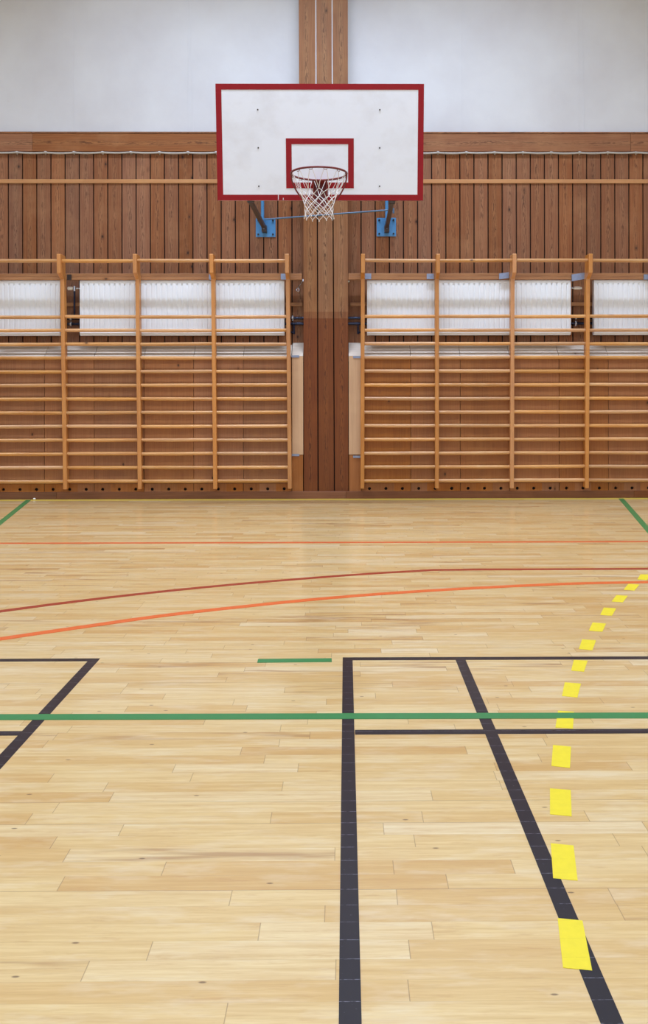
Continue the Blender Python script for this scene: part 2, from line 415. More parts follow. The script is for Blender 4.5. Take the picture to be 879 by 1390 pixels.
# pilaster: three boards from the baseboard up to the roof
def polybox(bm, P, y0, y1):         # P: (x0,x1,z) rows bottom to top
    A = []
    for x0, x1, z in P: A.append([bm.verts.new(p) for p in ((x0,y0,z),(x1,y0,z),(x1,y1,z),(x0,y1,z))])
    fs = []
    for a, b in zip(A, A[1:]):
        for k in range(4): fs.append(bm.faces.new((a[k], a[(k+1) % 4], b[(k+1) % 4], b[k])))
    fs.append(bm.faces.new(A[0][::-1])); fs.append(bm.faces.new(A[-1]))
    across(bm, fs, 'x', ((P[0][0]+P[0][1])/2, 0))
bm = NB()
def X(px): return W(px, 400, PILY).x
zb = W(440, 666.5, PILY).z
for l0, r0, l1, r1 in ((411.7, 430.3, 411.7, 429.8), (431.9, 452.5, 431.4, 451.2), (454, 472.3, 452.6, 472.0)):
    polybox(bm, [(X(l0), X(r0), zb-.02), (X(l1), X(r1), W(440, 270, PILY).z)], PILY, PILY+.025)
for l0, r0 in ((406.4, 428.2), (430.2, 450.4), (452.3, 472.4)):
    polybox(bm, [(X(l0), X(r0), W(440, 269, PILY).z), (X(l0-.8), X(r0+.1), 5.9)], PILY, PILY+.025)
struct('trim_6', bm, M['pilaster'], bevel=.002)
bm = NB(); box(bm, (X(412), PILY+.026, 0), (X(472), CLADY+.01, W(440, 275, PILY).z)); struct('trim_7', bm, M['dark'])
bm = NB()
for l0, r0 in ((409, 414), (438, 443), (464, 469)):
    box(bm, (X(l0), PILY+.026, HT-.6), (X(r0), WHITEY+.01, 5.9))
for l0, r0 in ((428.2, 430.2), (450.4, 452.3)): box(bm, (X(l0), PILY+.004, W(440, 269, PILY).z), (X(r0), PILY+.026, 5.9))
struct('trim_8', bm, M['plaster'])
# slim light batten across the cladding
bm = NB(); z0, z1 = W(150, 248.6, 8.748).z, W(150, 243.2, 8.748).z
for x0, x1 in ((XL, PL), (PR, XR)): box(bm, (x0, 8.748, z0), (x1, CLADY, z1))
struct('trim_9', bm, M['batten'], bevel=.002)
# thin rail behind the radiators
bm = NB(); z0, z1 = W(150, 415.7, 8.735).z, W(150, 410.8, 8.735).z
for x0, x1 in ((XL, W(410.5, 413, 8.735).x), (W(475, 413, 8.735).x, XR)): box(bm, (x0, 8.735, z0), (x1, CLADY, z1))
struct('trim_10', bm, M['rail'], bevel=.002)
# top mounting rail of the wall bars
RZ0, RZ1 = W(200, 379.6, 8.62).z, W(200, 370.8, 8.62).z
for n_, (x0, x1) in enumerate(((XL, W(409.3, 375, 8.62).x), (W(472.6, 375, 8.62).x, XR))):
    bm = NB(); mid = (RZ0+RZ1)/2
    box(bm, (x0, 8.640, mid), (x1, 8.675, RZ1)); box(bm, (x0, 8.634, RZ0), (x1, 8.675, mid-.001))
    xx = x0+.3
    while xx < x1:
        box(bm, (xx, 8.676, RZ0+.004), (xx+.06, CLADY, RZ1-.004)); xx += 1.3
    struct('trim_%d' % (11+n_), bm, M['rail'], bevel=.0025)
# wainscot panels, sloping cap coloured lighter as if lit from above, row of vent holes
CZ0, CZ1 = W(200, 484.3, PANEL).z, W(200, 468.3, CLADY).z
BZ = W(200, 667.5, PANEL).z        # top of the baseboard
vz = W(200, 664, PANEL).z; HS = 22.32/(FPX/PANEL); HR = .0155
VZ0, VZ1 = BZ-.01, W(200, 656.5, PANEL).z
pw = 67.2/(FPX/PANEL)
def holed(bm, x0, x1, z0, z1, holes, y0, y1):
    """board with round holes right through"""
    bounds = [x0]+[(a+b)/2 for a, b in zip(holes, holes[1:])]+[x1]
    if not holes: box(bm, (x0, y0, z0), (x1, y1, z1)); return
    for h, a, b in zip(holes, bounds, bounds[1:]):
        n = 24; sq = []; ci = []; cb = []
        for k in range(n):
            t = 2*math.pi*k/n; c, s_ = math.cos(t), math.sin(t)
            ex = (b-h)/c if c > 1e-6 else ((a-h)/c if c < -1e-6 else 1e9)
            ez = (z1-vz)/s_ if s_ > 1e-6 else ((z0-vz)/s_ if s_ < -1e-6 else 1e9)
            e = min(ex, ez)
            sq.append(bm.verts.new((h+c*e, y0, vz+s_*e))); ci.append(bm.verts.new((h+c*HR, y0, vz+s_*HR))); cb.append(bm.verts.new((h+c*HR, y1, vz+s_*HR)))
        for k in range(n):
            k2 = (k+1) % n
            bm.faces.new((sq[k], ci[k], ci[k2], sq[k2])); bm.faces.new((ci[k], cb[k], cb[k2], ci[k2]))
        for cx, cz in ((a, z0), (b, z0), (b, z1), (a, z1)):   # corners the fan cuts off
            best = sorted(range(n), key=lambda k: (sq[k].co.x-cx)**2+(sq[k].co.z-cz)**2)
            k0 = best[0]; k1 = (k0+1) % n if ((k0+1) % n) in best[:3] else (k0-1) % n
            cand = [k for k in ((k0+1) % n, (k0-1) % n)]
            for k1 in cand:
                p, q = sq[k0].co, sq[k1].co
                if abs(p.x-q.x) > 1e-5 and abs(p.z-q.z) > 1e-5:
                    bm.faces.new((sq[k0], sq[k1], bm.verts.new((cx, y0, cz))))
bmW = NB(); bmC = NB(); bmV = NB()
EL, ER = W(395.6, 550, PANEL).x, W(490, 550, PANEL).x     # where the pale end boards begin
def run(x0, x1, joints, holes):
    ed = [x0]+[j for j in joints if x0+.05 < j < x1-.05]+[x1]
    for a, b in zip(ed, ed[1:]):
        a += .0022; b -= .0022
        box(bmW, (a, PANEL, VZ1), (b, PANEL+.018, CZ0))
        holed(bmV, a, b, VZ0, VZ1-.002, [h for h in holes if a+.02 < h < b-.02], PANEL-.002, PANEL+.018)
        P = [(PANEL, CZ0+.001), (PANEL+.018, CZ0+.001), (CLADY-.002, CZ1-.02), (CLADY-.002, CZ1), ]
        A = [bmC.verts.new((a, y, z)) for y, z in P]; B = [bmC.verts.new((b, y, z)) for y, z in P]
        for k in range(4): bmC.faces.new((A[k], A[(k+1) % 4], B[(k+1) % 4], B[k]))
        bmC.faces.new(A[::-1]); bmC.faces.new(B)
jl = [W(60.3, 550, PANEL).x+pw*k for k in range(-14, 6)]; jr = [ER+pw*k for k in range(1, 20)]
hl = [W(4.75, 664, PANEL).x+HS*k for k in range(-30, 18)]; hr = [W(501.2, 664, PANEL).x+HS*k for k in range(0, 50)]
run(XL, EL, jl, hl); run(ER, XR, jr, hr)
bmesh.ops.recalc_face_normals(bmC, faces=bmC.faces[:]); bmesh.ops.recalc_face_normals(bmV, faces=bmV.faces[:])
struct('trim_13', bmW, M['wain']); struct('trim_14', bmC, M['cap']); struct('trim_15', bmV, M['wain'])
bm = NB()
for x0, x1 in ((XL, EL-.001), (ER+.001, XR)): box(bm, (x0, PANEL+.022, 0), (x1, PANEL+.03, CZ0))
struct('trim_16', bm, M['dark'])
# baseboard, one run over the pilaster foot too
bm = NB(); 
for k in range(6):
    a = XL+(XR-XL)*k/6; box(bm, (a, 8.606, 0), (a+(XR-XL)/6-.001, PANEL+.02, BZ))
struct('baseboard_front', bm, M['base'], bevel=.003)
# foot strip under the pale boards beside the pilaster
zE = W(400, 617.3, PANEL).z
bm = NB()
for x0, x1 in ((EL, PL-.004), (PR+.004, ER)): box(bm, (x0+.003, PANEL+.004, BZ-.005), (x1-.003, PANEL+.02, zE-.003))
struct('trim_17', bm, M['foot'])

# ------------------------------------------------------------ ceiling fittings (give the light)
first = None
for Y, P in LAMP_ROWS:
    for x in (ROW1_X if Y > 6 else LAMP_X):
        r = thing('ceiling_light', 'long white enamel ceiling light fitting above the hall floor', 'ceiling light', (x, Y, LAMP_Z), 'ceiling light fittings')
        bm = NB()
        extr(bm, [(-.11, 0), (-.09, .09), (.09, .09), (.11, 0), (.10, 0), (.083, .08), (-.083, .08), (-.10, 0)], 'x', -1.25, 1.25)
        h = finish('housing', bm, M['lampbody'], r)
        for hx in (-.9, .88):
            bm = NB(); box(bm, (hx, -.01, .09), (hx+.02, .01, ZC-LAMP_Z)); finish('hanger', bm, M['lampbody'], r)
        L = bpy.data.lights.new('lamp', 'AREA'); L.shape = 'RECTANGLE'; L.size = 2.4; L.size_y = .15; L.energy = P; L.color = (.80, .93, 1.15)
        L.spread = math.radians(ROW1_SPREAD if Y > 6 else LAMP_SPREAD)
        lo = bpy.data.objects.new('lamp', L); COL.objects.link(lo); lo.parent = r; lo.location = (0, 0, .03)

# unseen glowing windows behind the viewer, added as soft frontal fill light
em = NT('fill_glow_glass'); em.b.inputs['Emission Color'].default_value = (.80, .92, 1.12, 1); em.b.inputs['Emission Strength'].default_value = FILL_WINDOW_L
em.out((.1, .1, .1, 1), .1)
for i in range(5):
    x = -6.2+3.1*i; bm = NB(); x0, x1, z0, z1 = x-1.35, x+1.35, 2.6, 5.4
    box(bm, (x0-.06, YB, z0-.06), (x1+.06, YB+.08, z0)); box(bm, (x0-.06, YB, z1), (x1+.06, YB+.08, z1+.06))
    box(bm, (x0-.06, YB, z0), (x0, YB+.08, z1)); box(bm, (x1, YB, z0), (x1+.06, YB+.08, z1)); box(bm, (x-.03, YB, z0), (x+.03, YB+.07, z1))
    wo = struct('added_window_%d' % (i+1), bm, M['lampbody'])
    bm = NB(); box(bm, (x0, YB+.005, z0), (x1, YB+.03, z1)); finish('fill_pane', bm, em.m, wo)

# ------------------------------------------------------------ basketball hoop
BX = -0.2195
hoop = thing('basketball_hoop', 'wall mounted basketball hoop with white red-edged backboard and white net', 'basketball hoop', (BX, CLADY, 2.65))
bt, bb = W(434, 113.7, 7.57), W(434, 272.2, 7.69)
BH = (bt-bb).length; tilt = math.atan2(bb.y-bt.y, bt.z-bb.z)
bo = Vector((BX, bb.y, bb.z)); up = (Vector((0, bt.y, bt.z))-Vector((0, bb.y, bb.z))).normalized(); nrm = Vector((1, 0, 0)).cross(up).normalized()
if nrm.y > 0: nrm = -nrm             # towards the court
def bp(u, v, d=0): return bo+Vector((u-.9, 0, 0))+up*(BH-v)+nrm*d
def pbox(bm, u0, v0, u1, v1, d0, d1):
    vs = [bm.verts.new(bp(u, v, d)) for d in (d0, d1) for u, v in ((u0, v0), (u1, v0), (u1, v1), (u0, v1))]
    for q in ((0,1,2,3),(7,6,5,4),(0,4,5,1),(1,5,6,2),(2,6,7,3),(3,7,4,0)): bm.faces.new([vs[i] for i in q])
    bmesh.ops.recalc_face_normals(bm, faces=bm.faces[:])
bm = NB(); pbox(bm, 0, 0, 1.8, BH, -.03, 0)
board = part('backboard', bm, M['board'], hoop, bevel=.002)
def frame_rect(bm, u0, v0, u1, v1, t, d0, d1):
    pbox(bm, u0, v0, u1, v0+t, d0, d1); pbox(bm, u0, v1-t, u1, v1, d0, d1)
    pbox(bm, u0, v0+t, u0+t, v1-t, d0, d1); pbox(bm, u1-t, v0+t, u1, v1-t, d0, d1)
def sub(name, bm, m, par):          # sub-part kept in world coordinates
    o = finish(name, bm, m); o.parent = par; o.matrix_parent_inverse = Matrix.Translation(hoop.location).inverted() @ Matrix.Translation(hoop.location)
    return o
bm = NB(); frame_rect(bm, 0, 0, 1.8, BH, .05, -.029, .0015)
o = sub('border', bm, M['redpaint'], board); o['label'] = 'red painted border'
bm = NB(); frame_rect(bm, .602, .459, 1.193, .885, .05, 0.0, .0015)
o = sub('target_square', bm, M['redpaint'], board); o['label'] = 'small red aiming rectangle'
for u in (.362, 1.418):
    for v in (.218, .54, .868):
        bm = NB(); c = bp(u, v); tube(bm, [c, c+nrm*.003], .0068, 12); sub('bolt', bm, M['bolt'], board)
for u, ln in ((.532, .045), (.575, .015)):
    bm = NB(); pbox(bm, u-.003, BH-.008-ln, u+.003, BH-.006, .0015, .002); sub('chip', bm, M['board'], board)
# rim
RY = 7.285; rc = W(433.4, 235.7, RY); RR = .231; RC = Vector((BX, RY, rc.z))
bm = NB(); tube(bm, [RC+Vector((RR*math.cos(2*math.pi*k/64), RR*math.sin(2*math.pi*k/64), 0)) for k in range(64)], .0085, 10, closed=True)
rim = part('rim', bm, M['rust'], hoop, smooth=True); rim['label'] = 'worn dark red ring'
for k in range(12):
    bm = NB(); a = 2*math.pi*(k+.5)/12; c = RC+Vector((RR*math.cos(a), RR*math.sin(a), 0)); d = Vector((-math.sin(a), math.cos(a), 0))
    tube(bm, [c-d*.016+Vector((0, 0, -.006)), c-d*.012+Vector((0, 0, -.018)), c+d*.012+Vector((0, 0, -.018)), c+d*.016+Vector((0, 0, -.006))], .0026, 6)
    sub('net_hook', bm, M['rust'], rim)
for sg in (-1, 1):
    pts = []
    for k in range(13):
        t = k/12
        P0 = RC+Vector((sg*RR, -.02, -.004)); P1 = RC+Vector((sg*.235, .05, -.10)); P2 = RC+Vector((sg*.15, .2, -.19)); P3 = Vector((BX+sg*.05, 7.655, RC.z-.22))
        pts.append(P0*(1-t)**3+P1*3*t*(1-t)**2+P2*3*t*t*(1-t)+P3*t**3)
    bm = NB(); tube(bm, pts, .0065, 8); o = sub('rim_brace', bm, M['rust'], rim)
# bracket of the rim
bm = NB(); hw = .068
def by(z): return bb.y+(z-bb.z)*(bt.y-bb.y)/(bt.z-bb.z)
zt, zl = RC.z+.008, RC.z-.195
vs = [bm.verts.new(p) for p in ((BX-hw, by(zt)-.002, zt), (BX+hw, by(zt)-.002, zt), (BX+hw*.86, by(zl)-.002, zl), (BX-hw*.86, by(zl)-.002, zl),
      (BX-hw, by(zt)-.012, zt), (BX+hw, by(zt)-.012, zt), (BX+hw*.86, by(zl)-.012, zl), (BX-hw*.86, by(zl)-.012, zl))]
for q in ((0,1,2,3),(7,6,5,4),(0,4,5,1),(1,5,6,2),(2,6,7,3),(3,7,4,0)): bm.faces.new([vs[i] for i in q])
box(bm, (BX-hw, RY+RR-.005, RC.z-.008), (BX+hw, by(zt)-.01, RC.z+.004))
for sg in (-1, 1):
    A = [(RY+RR, RC.z-.006), (by(RC.z)-.01, RC.z-.006), (by(zl)-.01, zl+.01), (by(zl)-.03, zl+.01)]
    extr(bm, A, 'x', BX+sg*(hw-.012)-.004, BX+sg*(hw-.012)+.004)
bmesh.ops.recalc_face_normals(bm, faces=bm.faces[:])
o = part('rim_bracket', bm, M['rimred'], hoop); o['label'] = 'dark red steel bracket holding the ring'
# net: long loops from the hooks, then diamonds
rad = [(0, .222), (-.05, .207), (-.10, .185), (-.145, .160), (-.18, .143), (-.215, .130), (-.25, .122), (-.285, .117), (-.32, .118), (-.355, .123)]
def nr(z):
    for (z0, r0), (z1, r1) in zip(rad, rad[1:]):
        if z1 <= z <= z0: return r0+(r1-r0)*(z-z0)/(z1-z0)
    return rad[-1][1]
def npnt(ai, z, jit=0):
    a = 2*math.pi*(ai+.5)/12; r = nr(z)
    return RC+Vector((r*math.cos(a), r*math.sin(a), z-.012))
bm = NB(); rnd = random.Random(3)
lev = [0, -.140, -.178, -.213, -.248, -.283, -.318, -.350]
J = {}
for L_, z in enumerate(lev):
    for k in range(12):
        J[L_, k] = npnt(k+(.5 if L_ % 2 else 0)+rnd.uniform(-.05, .05)*(L_ > 0), z+rnd.uniform(-.007, .007)*(L_ > 0))
for L_ in range(len(lev)-1):
    for k in range(12):
        lo = [(k, ), (k-1, )] if L_ % 2 == 0 else [(k, ), (k+1, )]
        for (q,) in lo:
            a, b = J[L_, k], J[L_+1, q % 12]
            if L_ == 0:
                z1 = lev[1]; pts = []
                A0 = k; A1 = k+(.5 if q == k else -.5)
                side = .09 if q == k else -.09
                for t in (0, .33, .66, 1):
                    pts.append(npnt(A0+side*(1-t)+(A1-A0)*t, (z1)*t) if t < 1 else b)
            else: pts = [a, b]
            tube(bm, pts, .0027, 5)
for k in range(12):                 # end loops
    a = J[len(lev)-1, k]; off = .5 if (len(lev)-1) % 2 else 0
    tube(bm, [a, a+Vector((0, 0, -.012))], .0045, 5)
o = part('net', bm, M['netw'], hoop, smooth=True); o['label'] = 'white knotted cord net'
# wall plates, struts, tubes
for sg, (px0, px1, py0, py1), tx, (sx0, sy0), (sx1, sy1) in (
        (0, (347.1, 373.8, 296.5, 322), 356.1, (358.5, 309), (340.2, 273.5)), (1, (510.9, 537.1, 296, 321), 524.6, (524.7, 309), (531.5, 274.5))):
    a, b = W(px0, py0, CLADY), W(px1, py1, CLADY)
    bm = NB(); box(bm, (a.x, CLADY-.008, b.z), (b.x, CLADY-.0005, a.z))
    pl = part('wall_plate', bm, M['blue'], hoop, bevel=.001); pl['label'] = 'blue square wall plate'
    for u in (.13, .87):
        for v in (.14, .88):
            c = Vector((a.x+(b.x-a.x)*u, CLADY-.008, b.z+(a.z-b.z)*v))
            bm = NB(); tube(bm, [c, c-Vector((0, .012, 0))], .0095, 6); tube(bm, [c-Vector((0, .012, 0)), c-Vector((0, .022, 0))], .005, 8)
            sub('bolt', bm, M['bolt'], pl)
    xt = W(tx, 290, 8.70).x
    bm = NB(); tube(bm, [(xt, 8.70, a.z-.045), (xt, 8.70, 3.42)], .0165, 14); box(bm, (xt-.018, 8.716, a.z-.06), (xt+.018, 8.7515, a.z-.02)); box(bm, (xt-.018, 8.716, 3.36), (xt+.018, 8.7515, 3.40))
    part('wall_tube', bm, M['blue'], hoop, smooth=True)['label'] = 'upright blue tube'
    bm = NB(); p0, p1 = W(sx0, sy0, 8.70), W(sx1, sy1, 7.74)
    p1.y = 7.735; bar(bm, p0, p1, .036, .036)
    box(bm, (p0.x-.024, 8.66, p0.z-.045), (p0.x+.024, CLADY-.008, p0.z+.02))
    box(bm, (p1.x-.03, 7.715, p1.z-.012), (p1.x+.03, 7.76, p1.z+.03))
    part('strut', bm, M['strut'], hoop, bevel=.002)['label'] = 'dark square steel arm'
    bm = NB(); c = Vector((p0.x, 8.66, p0.z-.012)); tube(bm, [c, c-Vector((0, .012, 0))], .011, 6); part('pivot_bolt', bm, M['steel'], hoop)
    bm = NB(); bar(bm, (xt, 8.70, 3.38), (p1.x, 7.645, 3.42), .036, .036); part('strut', bm, M['strut'], hoop, bevel=.002)['label'] = 'dark square steel arm'
    bm = NB(); box(bm, (p1.x-.02, by(2.9)+.036, 2.72), (p1.x+.02, by(2.9)+.075, 3.5)); part('board_rail', bm, M['strut'], hoop)
bm = NB(); p0, p1 = W(359.5, 297.8, 8.6), W(527, 285.2, 8.25)
tube(bm, [p0, p1, p1+Vector((.05, .0, .003))], .0075, 10)
tube(bm, [p1+Vector((.045, 0, .02)), p1+Vector((.047, 0, -.03))], .009, 8)
part('cross_rod', bm, M['bluerod'], hoop, smooth=True)['label'] = 'slim dull blue tie rod'

# ------------------------------------------------------------ wall bars
RUNG_Y = [653, 634.3, 615.7, 597.1, 578.5, 560, 541.4, 522.8, 504.2, 485.6, 467, 448.5, 430]
def wall_bars(label, posts, loc):
    r = thing('wall_bars', label, 'wall bars', loc)
    ps = []
    for xt, xb in posts:            # photo x at the height of the radiators and at the foot
        a = W(xb, 655, 8.54); b = W(xt, 400, 8.54)
        k = (b.x-a.x)/(b.z-a.z)
        ps.append((a.x-k*a.z, k))   # x at z=0, lean
    zt = W(300, 344.3, 8.45).z; zc = W(300, 370.5, 8.45).z; zd = W(300, 378.5, 8.54).z; z0 = W(300, 663.8, 8.54).z
    prof = [(8.54, z0), (8.6195, z0), (8.6195, zd+.03), (8.60, zd+.05), (8.60, zt-.012), (8.592, zt), (8.458, zt), (8.45, zt-.008), (8.45, zc), (8.54, zd)]
    for x0, k in ps:
        bm = NB(); t = .0185
        A = [bm.verts.new((x0+k*z-t, y, z)) for y, z in prof]; B = [bm.verts.new((x0+k*z+t, y, z)) for y, z in prof]; n = len(prof)
        for i in range(n): bm.faces.new((A[i], B[i], B[(i+1) % n], A[(i+1) % n]))
        bmesh.ops.triangulate(bm, faces=[bm.faces.new(A), bm.faces.new(B[::-1])]); bmesh.ops.recalc_face_normals(bm, faces=bm.faces[:])
        part('upright', bm, M['honey'], r, bevel=.003)
    rn = random.Random(int(loc[0]*10)+50)
    for (xa, ka), (xb, kb) in zip(ps, ps[1:]):
        for i, py in enumerate(RUNG_Y+[353.9]):
            Y = 8.572 if i < 13 else 8.495
            z = W(300, py, Y).z; bm = NB()
            e1, e2 = rn.uniform(-.003, .003), rn.uniform(-.003, .003)
            P = []; Rr = []
            x1, x2 = xa+ka*z+.012, xb+kb*z-.012
            for q in range(9):
                t = q/8; P.append((x1+(x2-x1)*t, Y, z+e1+(e2-e1)*t-.0012*math.sin(math.pi*t))); Rr.append(.0165+.0015*math.sin(math.pi*t))
            tube(bm, P, Rr, 14, r2=.0145)
            part('rung', bm, M['rung'], r, smooth=True)
    return r, ps
LB, lps = wall_bars('honey coloured wooden wall bars on the wall left of the central pilaster',
                    [(-17.5, -13.5), (84.3, 88.0), (186.2, 189.3), (289.0, 291.7), (390.5, 393.0)], (-1.9, 8.62, .1))
RB, rps = wall_bars('honey coloured wooden wall bars on the wall right of the central pilaster',
                    [(492.1, 491.6), (593.0, 592.9), (695.6, 694.7), (797.8, 796.3), (899.5, 897.0)], (1.6, 8.62, .1))
# steel straps that hold the uprights to the rail
for root, (x0, x1, ya, yb, sl, dark) in ((LB, (380.8, 388.5, 371.5, 379.5, 0, 0)), (LB, (283.5, 287.3, 372.5, 379.5, 0, 0)), (LB, (91, 96.5, 372.5, 380, 0, 1)),
        (RB, (495.0, 503.5, 371.2, 379, 0, 0)), (RB, (579, 588.6, 371.5, 378.8, 0, 0)), (RB, (677.2, 690.5, 370.8, 378.8, -1.5, 0)), (RB, (775.6, 793, 372.0, 381, -2.2, 0)), (RB, (873.5, 890, 372.5, 379.5, 0, 0))):
    bm = NB(); y0 = 8.608
    c = [W(x0, ya-sl*.3, y0), W(x1, ya+sl, y0), W(x1, yb+sl, y0), W(x0, yb-sl*.3, y0)]
    A = [bm.verts.new(p) for p in c]; B = [bm.verts.new(p+Vector((0, .012, 0))) for p in c]
    for i in range(4): bm.faces.new((A[i], A[(i+1) % 4], B[(i+1) % 4], B[i]))
    bm.faces.new(A); bm.faces.new(B[::-1]); bmesh.ops.recalc_face_normals(bm, faces=bm.faces[:])
    m = (c[0]+c[2])/2
    if not dark: tube(bm, [m, m-Vector((0, .005, 0))], .007, 8)
    o = part('strap', bm, M['bolt'] if dark else M['steel'], root); o['label'] = 'black block on the rail' if dark else 'grey steel strap'

# ------------------------------------------------------------ radiators
def radiator(px0, px1, label, valve):
    Yf, Yb = 8.648, 8.72
    x0, x1 = W(px0, 420, Yf).x, W(px1, 420, Yf).x
    zt, z0 = W(250, 380.2, Yf).z, W(250, 455.3, Yf).z
    r = thing('radiator', label, 'radiator', ((x0+x1)/2, CLADY, z0), 'white panel radiators behind the wall bars')
    pit = 7.02/(FPX/Yf); n = int(round((x1-x0-.02)/pit)); pit = (x1-x0-.02)/n
    cols = [(x0, 0)]
    for k in range(n):
        a = x0+.01+k*pit
        cols += [(a+pit*.30, 0), (a+pit*.40, 1), (a+pit*.60, 1), (a+pit*.70, 0)]
    cols += [(x1, 0)]
    rows = [(z0, 0), (z0+.024, 0), (z0+.036, 0), (z0+.05, 1), (zt-.07, 1), (zt-.046, 2.2), (zt-.034, 2.2), (zt-.032, 0), (zt-.012, 0), (zt, 0)]
    bm = NB(); G = []
    for z, d in rows:
        e = .007 if z in (z0, zt) else 0
        if abs(z-(z0+.024)) < 1e-6: e = -.004
        G.append([bm.verts.new((x, Yf+.005*d*g+e, z)) for x, g in cols])
    for a, b in zip(G, G[1:]):
        for i in range(len(cols)-1): bm.faces.new((a[i], a[i+1], b[i+1], b[i]))
    B = [[bm.verts.new((x, Yb-.02, z)) for z in (z0, zt)] for x in (x0, x1)]
    for i, gi in ((0, 0), (1, -1)):
        col = [g[gi] for g in G]; f = bm.faces.new(col+[B[i][1], B[i][0]])
    bm.faces.new((B[0][0], B[1][0], B[1][1], B[0][1]))
    bm.faces.new(G[-1]+[B[1][1], B[0][1]]); bm.faces.new(G[0]+[B[1][0], B[0][0]])
    bmesh.ops.recalc_face_normals(bm, faces=bm.faces[:])
    part('front_panel', bm, M['radw'], r)
    bm = NB(); box(bm, (x0+.004, Yb-.02, z0+.01), (x1-.004, Yb, zt-.004)); part('rear_panel', bm, M['radw'], r, bevel=.002)
    bm = NB(); 
    xx = x0+.01
    box(bm, (x0+.004, Yf+.008, zt-.006), (x1-.004, Yf+.011, zt-.001)); box(bm, (x0+.004, Yb-.03, zt-.006), (x1-.004, Yb-.026, zt-.001))
    while xx < x1-.02: box(bm, (xx, Yf+.010, zt-.006), (xx+.006, Yb-.027, zt-.002)); xx += .026
    part('top_grille', bm, M['radw'], r)
    for xx in (x0+.25, x1-.25):
        bm = NB(); box(bm, (xx-.02, Yb, 1.85), (xx+.02, CLADY-.001, zt-.06)); part('wall_bracket', bm, M['radw'], r)
    if valve:
        side = valve
        ex = x0 if side < 0 else x1
        zv = W(250, 391.3, 8.69).z
        bm = NB(); tube(bm, [(ex+side*.004-side*.01, 8.70, zv), (ex+side*.05, 8.70, zv)], .009, 10); part('valve_body', bm, M['chrome'], r, smooth=True)
        bm = NB()
        if side > 0: tube(bm, [(ex+.05, 8.69, zv), (ex+.055, 8.64, zv), (ex+.055, 8.63, zv)], [.012, .019, .014], 14)
        a, b = (W(90, 391, 8.66), W(97.5, 391, 8.66)) if side < 0 else (W(779.5, 391, 8.66), W(790.5, 391, 8.66))
        bm.free(); bm = NB(); a.z = b.z = zv; a.y = b.y = 8.70
        d = (b-a)
        tube(bm, [a, a+d*.08, a+d*.7, b], [.012, .0185, .0185, .012] if side < 0 else [.008, .0165, .0165, .010], 16)
        part('valve_head', bm, M['plasticw'], r, smooth=True)['label'] = 'white thermostat head'
    return r
radiator(-200, 81.3, 'white panel radiator at the far left edge, cut by the picture border', 0)
radiator(108.2, 385.6, 'long white panel radiator behind the left wall bars, ending by the pilaster', -1)
radiator(498.0, 774.3, 'long white panel radiator behind the right wall bars, starting by the pilaster', 1)
radiator(805.8, 1080, 'white panel radiator at the far right edge, cut by the picture border', 0)

# heating pipes
def pipe(label, x0, x1, py, ends=()):
    z = W(200, py, 8.737).z; bm = NB()
    tube(bm, [(x0, 8.737, z), (x1, 8.737, z)], .0135, 12)
    o = finish('heating_pipe', bm, M['pipe'], smooth=True); tag(o, label, 'pipe')
    return o, z
xl1 = PL+.012; xr0 = PR-.012
for nm, x0, x1 in (('left', XL, xl1), ('right', xr0, XR)):
    pu, zu = pipe('upper dark heating pipe running along the wall behind the %s radiators' % nm, x0, x1, 432)
    pl_, zl_ = pipe('lower dark heating pipe running along the wall behind the %s radiators' % nm, x0, x1, 439.7)
    for px in ((96.2, 397) if nm == 'left' else (781, )):
        for o, z in ((pu, zu), (pl_, zl_)):
            if px == 397 and z == zl_: continue
            x = W(px, 435, 8.737).x
            bm = NB(); tube(bm, [(x-.008, 8.737, z), (x+.008, 8.737, z)], .0165, 12); box(bm, (x-.005, 8.737, z-.024), (x+.005, 8.752, z+.024))
            c = finish('pipe_clamp', bm, M['chrome'], o); c['label'] = 'pale pipe clamp'
    px = 398.8 if nm == 'left' else 485.7
    x = W(px, 445, 8.72).x; za = zl_-.012; zb_ = W(px, 451, 8.72).z; sg = -1 if nm == 'left' else 1
    bm = NB(); tube(bm, [(x, 8.73, zl_), (x, 8.725, zl_-.03), (x, 8.72, zb_+.01), (x+sg*.012, 8.72, zb_), (x+sg*.045, 8.72, zb_)], .009, 8)
    tube(bm, [(x, 8.72, zb_+.015), (x, 8.72, zb_-.018)], .011, 8)
    c = finish('drain_valve', bm, M['pipe'], pl_, smooth=True)
bm = NB(); a, b = W(101, 393, 8.70), W(101, 432, 8.70)
tube(bm, [(a.x-.03, 8.70, a.z+.012), (a.x-.006, 8.70, a.z+.012), (a.x, 8.70, a.z), (b.x, 8.70, b.z+.03), (b.x, 8.716, b.z+.012)], .010, 10)
tag(finish('heating_pipe', bm, M['pipe'], smooth=True), 'short dark vertical pipe dropping from the white thermostat at the left gap', 'pipe')
bm = NB(); c = W(101, 392.5, 8.69); tube(bm, [c+Vector((0, 0, -.02)), c+Vector((0, 0, .03))], .012, 10); 
tag(finish('pipe_joint', bm, M['chrome'], smooth=True), 'bright pipe joint beside the white thermostat at the left gap', 'pipe joint')

